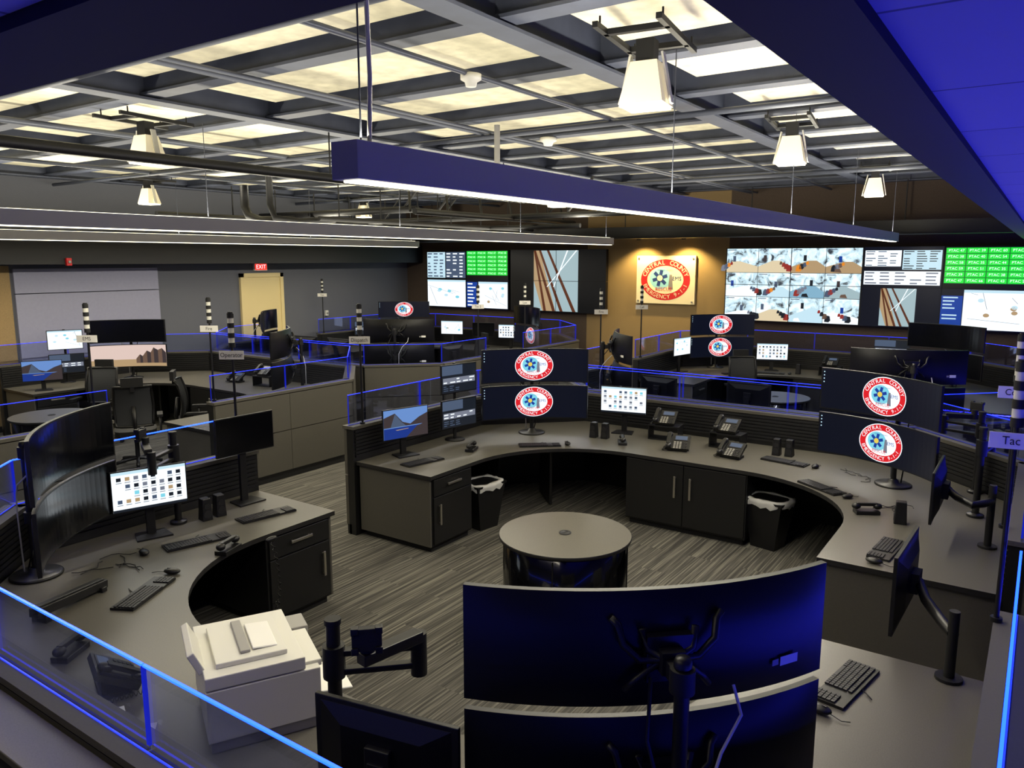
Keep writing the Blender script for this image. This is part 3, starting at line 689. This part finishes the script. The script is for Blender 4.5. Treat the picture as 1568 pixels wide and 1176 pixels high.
for x,y,r in ((0,0,.2),(.1,.02,.9),(-.12,.01,-.4)):mb.box((x,y,.003+abs(x)*.01),(.21,.25,.002),'paper',rz=r)
mb.obj('paper_sheets',(-3.02,1.44,.75))
# printer
mb=MB();mb.bx(-.24,.24,-.2,.22,0,.05,'grey_plastic');mb.bx(-.25,.25,-.22,.23,.05,.27,'white_plastic');mb.bx(-.2,.2,-.225,-.21,.07,.14,'grey_plastic')
mb.bx(-.25,.25,-.16,.23,.275,.33,'white_plastic');mb.bx(-.21,.1,-.235,-.16,.255,.285,'white_plastic');mb.bx(.11,.25,-.25,-.16,.25,.29,'grey_plastic')
mb.bx(-.19,.16,-.1,.18,.33,.352,'white_plastic');mb.box((-.02,-.02,.357),(.24,.1,.008),'paper',rx=rad(4));mb.bx(-.15,.15,.04,.08,.352,.365,'grey_plastic')
mb.box((-.02,.25,.36),(.3,.03,.1),'white_plastic',rx=rad(-25));mb.box((-.02,-.30,.09),(.26,.16,.01),'paper',rx=rad(6))
mb.obj('office_printer',(-2.68,1.93,.75),rad(152),.012)
def arm():
    mb=MB();mb.lathe([(0,0),(.06,0),(.06,.02),(.03,.03)],'black_plastic',n=20);mb.cyl((0,0,0),(0,0,.68),.025,'black_plastic');mb.cyl((0,0,.68),(0,0,.7),.03,'black_matte')
    mb.cyl((0,0,.48),(0,0,.6),.04,'black_plastic')
    for z in(.5,.57):mb.box((.15,.0,z),(.3,.035,.022),'black_plastic')
    mb.cyl((.3,0,.46),(.3,0,.62),.03,'black_plastic');mb.box((.2,-.09,.62),(.25,.05,.04),'black_plastic',rz=rad(35));mb.cyl((.12,-.14,.6),(.12,-.14,.68),.025,'black_matte')
    mb.box((.12,-.17,.7),(.1,.03,.08),'black_matte')
    for a in(-.04,.04):
        for b in(-.035,.035):mb.box((.12+a,-.18,.7+b),(.025,.03,.025),'black_plastic')
    return mb.mesh('monitor_arm')
AR=arm()
for x,y,r in ((-1.97,1.74,45),(-.3,6.7,80),(-5.2,3.14,-60),(-.35,7.4,160)):place(AR,'monitor_arm',(x,y,.75),rad(r),.003)
def bin_():
    mb=MB()
    mb.taper((0,0,0),(.24,.2),(.38,.29),.46,'black_plastic');mb.box((0,0,.465),(.40,.31,.02),'black_plastic')
    V=[];prof=[(.205,.158,.42),(.215,.165,.455),(.205,.16,.485),(.17,.12,.48),(.15,.1,.44)]
    n=28
    for i,(a,b,z) in enumerate(prof):
        for k in range(n):
            t=2*math.pi*k/n;c,s=math.cos(t),math.sin(t);q=(abs(c)**4+abs(s)**4)**-.25;j=random.uniform(-.012,.012)
            V.append((a*c*q+j*.4,b*s*q+j*.4,z+j*(1.6 if i==0 else .6)))
    mb.add(V,[(i*n+k,i*n+(k+1)%n,(i+1)*n+(k+1)%n,(i+1)*n+k) for i in range(len(prof)-1) for k in range(n)]+[tuple(range((len(prof)-1)*n,len(prof)*n))],'bag_white',True)
    return mb.mesh('waste_bin')
BN=bin_()
place(BN,'waste_bin',(-1.98,7.16,0),rad(-12));place(BN,'waste_bin',(-4.55,6.06,0),rad(80));place(BN,'waste_bin',(-2.4,12.9,0),0)
def chair():
    mb=MB()
    for k in range(5):
        a=rad(72*k+18);c,s=math.cos(a),math.sin(a);mb.tube([(0,0,.11),(.15*c,.15*s,.1),(.3*c,.3*s,.07)],.022,'black_plastic');mb.cyl((.3*c-.02*s,.3*s+.02*c,.03),(.3*c+.02*s,.3*s-.02*c,.03),.03,'black_matte',n=12)
    mb.cyl((0,0,.08),(0,0,.42),.028,'steel_dark');mb.box((0,0,.42),(.2,.2,.05),'black_plastic')
    sh=[(.25*math.cos(t)*(abs(math.cos(t))**4+abs(math.sin(t))**4)**-.25,.24*math.sin(t)*(abs(math.cos(t))**4+abs(math.sin(t))**4)**-.25) for t in [2*math.pi*i/28 for i in range(28)]]
    mb.prism(sh,.44,.51,'black_matte')
    V=[];nx,nz=8,8
    for j in range(nz+1):
        for i in range(nx+1):
            u=-1+2*i/nx;v=j/nz;w=.23-.03*abs(v-.5)
            V.append((u*w,.26-.05*u*u-.05*math.sin(v*3.14)+.04*v,.58+.52*v))
    mb.add(V,[(j*(nx+1)+i,j*(nx+1)+i+1,(j+1)*(nx+1)+i+1,(j+1)*(nx+1)+i) for j in range(nz) for i in range(nx)],'chair_mesh',True)
    edge=[V[i] for i in range(nx+1)]+[V[(j)*(nx+1)+nx] for j in range(1,nz+1)]+[V[nz*(nx+1)+i] for i in range(nx-1,-1,-1)]+[V[j*(nx+1)] for j in range(nz-1,-1,-1)]
    mb.tube(edge,.018,'black_plastic');mb.tube([(0,.05,.43),(0,.26,.44),(0,.31,.6),(0,.27,.85)],.025,'black_plastic')
    mb.box((0,.31,1.16),(.26,.05,.12),'black_matte');mb.box((0,.31,1.09),(.05,.03,.1),'black_plastic')
    for s in(-1,1):
        mb.tube([(s*.2,.05,.44),(s*.3,.05,.46),(s*.3,.05,.66)],.016,'black_plastic');mb.box((s*.3,-.0,.675),(.07,.26,.03),'black_matte')
    return mb.mesh('office_chair')
CH=chair()
for x,y,r in ((-11.35,5.7,215),(-9.7,5.35,60),(-9.4,6.1,-40),(-3.9,12.4,220),(-11.6,12.3,200),(-9.5,12.3,150),(-1.9,11.9,150),(-9.6,10.5,0)):place(CH,'office_chair',(x,y,0),rad(r-180))
def pole(label,h=1.17):
    mb=MB()
    mb.cyl((0,0,0),(0,0,h-.28),.011,'black_plastic',n=10);mb.cyl((0,0,0),(0,0,.02),.025,'black_plastic',n=12)
    for i in range(7):mb.cyl((0,0,h-.28+i*.04),(0,0,h-.28+i*.04+.04),.024 if i%2 else .027,'black_matte' if i%2==0 else 'white_plastic',n=16)
    mb.cyl((0,0,h),(0,0,h+.01),.02,'black_matte',n=12)
    mb.M=Matrix.Translation((.0,-.022,h-.34));mb.bx(-.1,.1,-.003,.003,-.035,.035,'sign_white');mb.M=Matrix.Translation((.0,-.026,h-.34));mb.T(label,0,0,.052,'sign_text',1,sx=.9)
    mb.M=Matrix.Translation((.0,-.016,h-.34))@Matrix.Rotation(math.pi,4,'Z');mb.T(label,0,0,.052,'sign_text',1,sx=.9)
    return mb.mesh('status_light_pole')
for x,y,l,r in ((-5.43,5.28,'Dispatch',35),(-5.43,3.85,'Operator',35),(-7.72,5.2,'Fire',35),(-7.72,3.85,'EMS',35),(-7.72,10.2,'Tac 2',35),(-7.72,11.6,'Law',35),(-5.43,10.2,'Fire',35),(-5.43,11.6,'Call',35),(-13.04,11.6,'Ops',35),(-.09,5.35,'Comm',10),(-.055,3.9,'Tac 1',10),(-.09,8.6,'Ops',10)):
    place(pole(l),'status_light_pole',(x,y,1.10),rad(r))
mb=MB();mb.bx(-7.2,-.3,1.0,1.13,0,1.03,'taupe_panel');mb.bx(-7.2,-.3,.97,1.145,1.03,1.06,'counter_laminate');mb.obj('ledge_counter',bevel=.004)
mb=MB();mb.bx(.32,.4,1.2,14,1.0,1.03,'trim_dark');mb.bx(.335,.385,1.25,13.9,1.03,1.036,'em_blue_mid');mb.bx(.32,.4,1.2,14,0,1.0,'taupe_panel');mb.obj('added_led_rail')  # unseen rail, added as a housing for the blue soffit light
B=(.035,.035,1)
area('blue_fill_lamp',(.36,7,1.06),.05,12,105,B,(math.pi,0,0))  # added out-of-view lamp that turns the soffit tiles blue
area('blue_fill_lamp',(-4,.6,1.3),7,.05,14,B,(math.pi,0,0))  # added blue fill along the front, no strip modelled
area('blue_fill_lamp',(.5,.3,1.9),1.2,.05,1.6,B,(rad(75),0,rad(45)))  # added blue fill aimed at the near monitor backs
area('near_ledge_fill',(-2.5,.3,2.98),3,.2,16,(1,.9,.7))  # warm fill added above the near ledge, no fixture modelled
w=bpy.data.worlds.new('World');SC.world=w;w.use_nodes=True;w.node_tree.nodes['Background'].inputs[0].default_value=(.3,.35,.6,1);w.node_tree.nodes['Background'].inputs[1].default_value=.05
cam=bpy.data.cameras.new('Camera');co=bpy.data.objects.new('Camera',cam);COL.objects.link(co)
co.location=(0,0,2.7);co.rotation_euler=(rad(90-9.19),0,rad(34.6));cam.lens=27.1;cam.sensor_width=36;cam.clip_start=.05;SC.camera=co
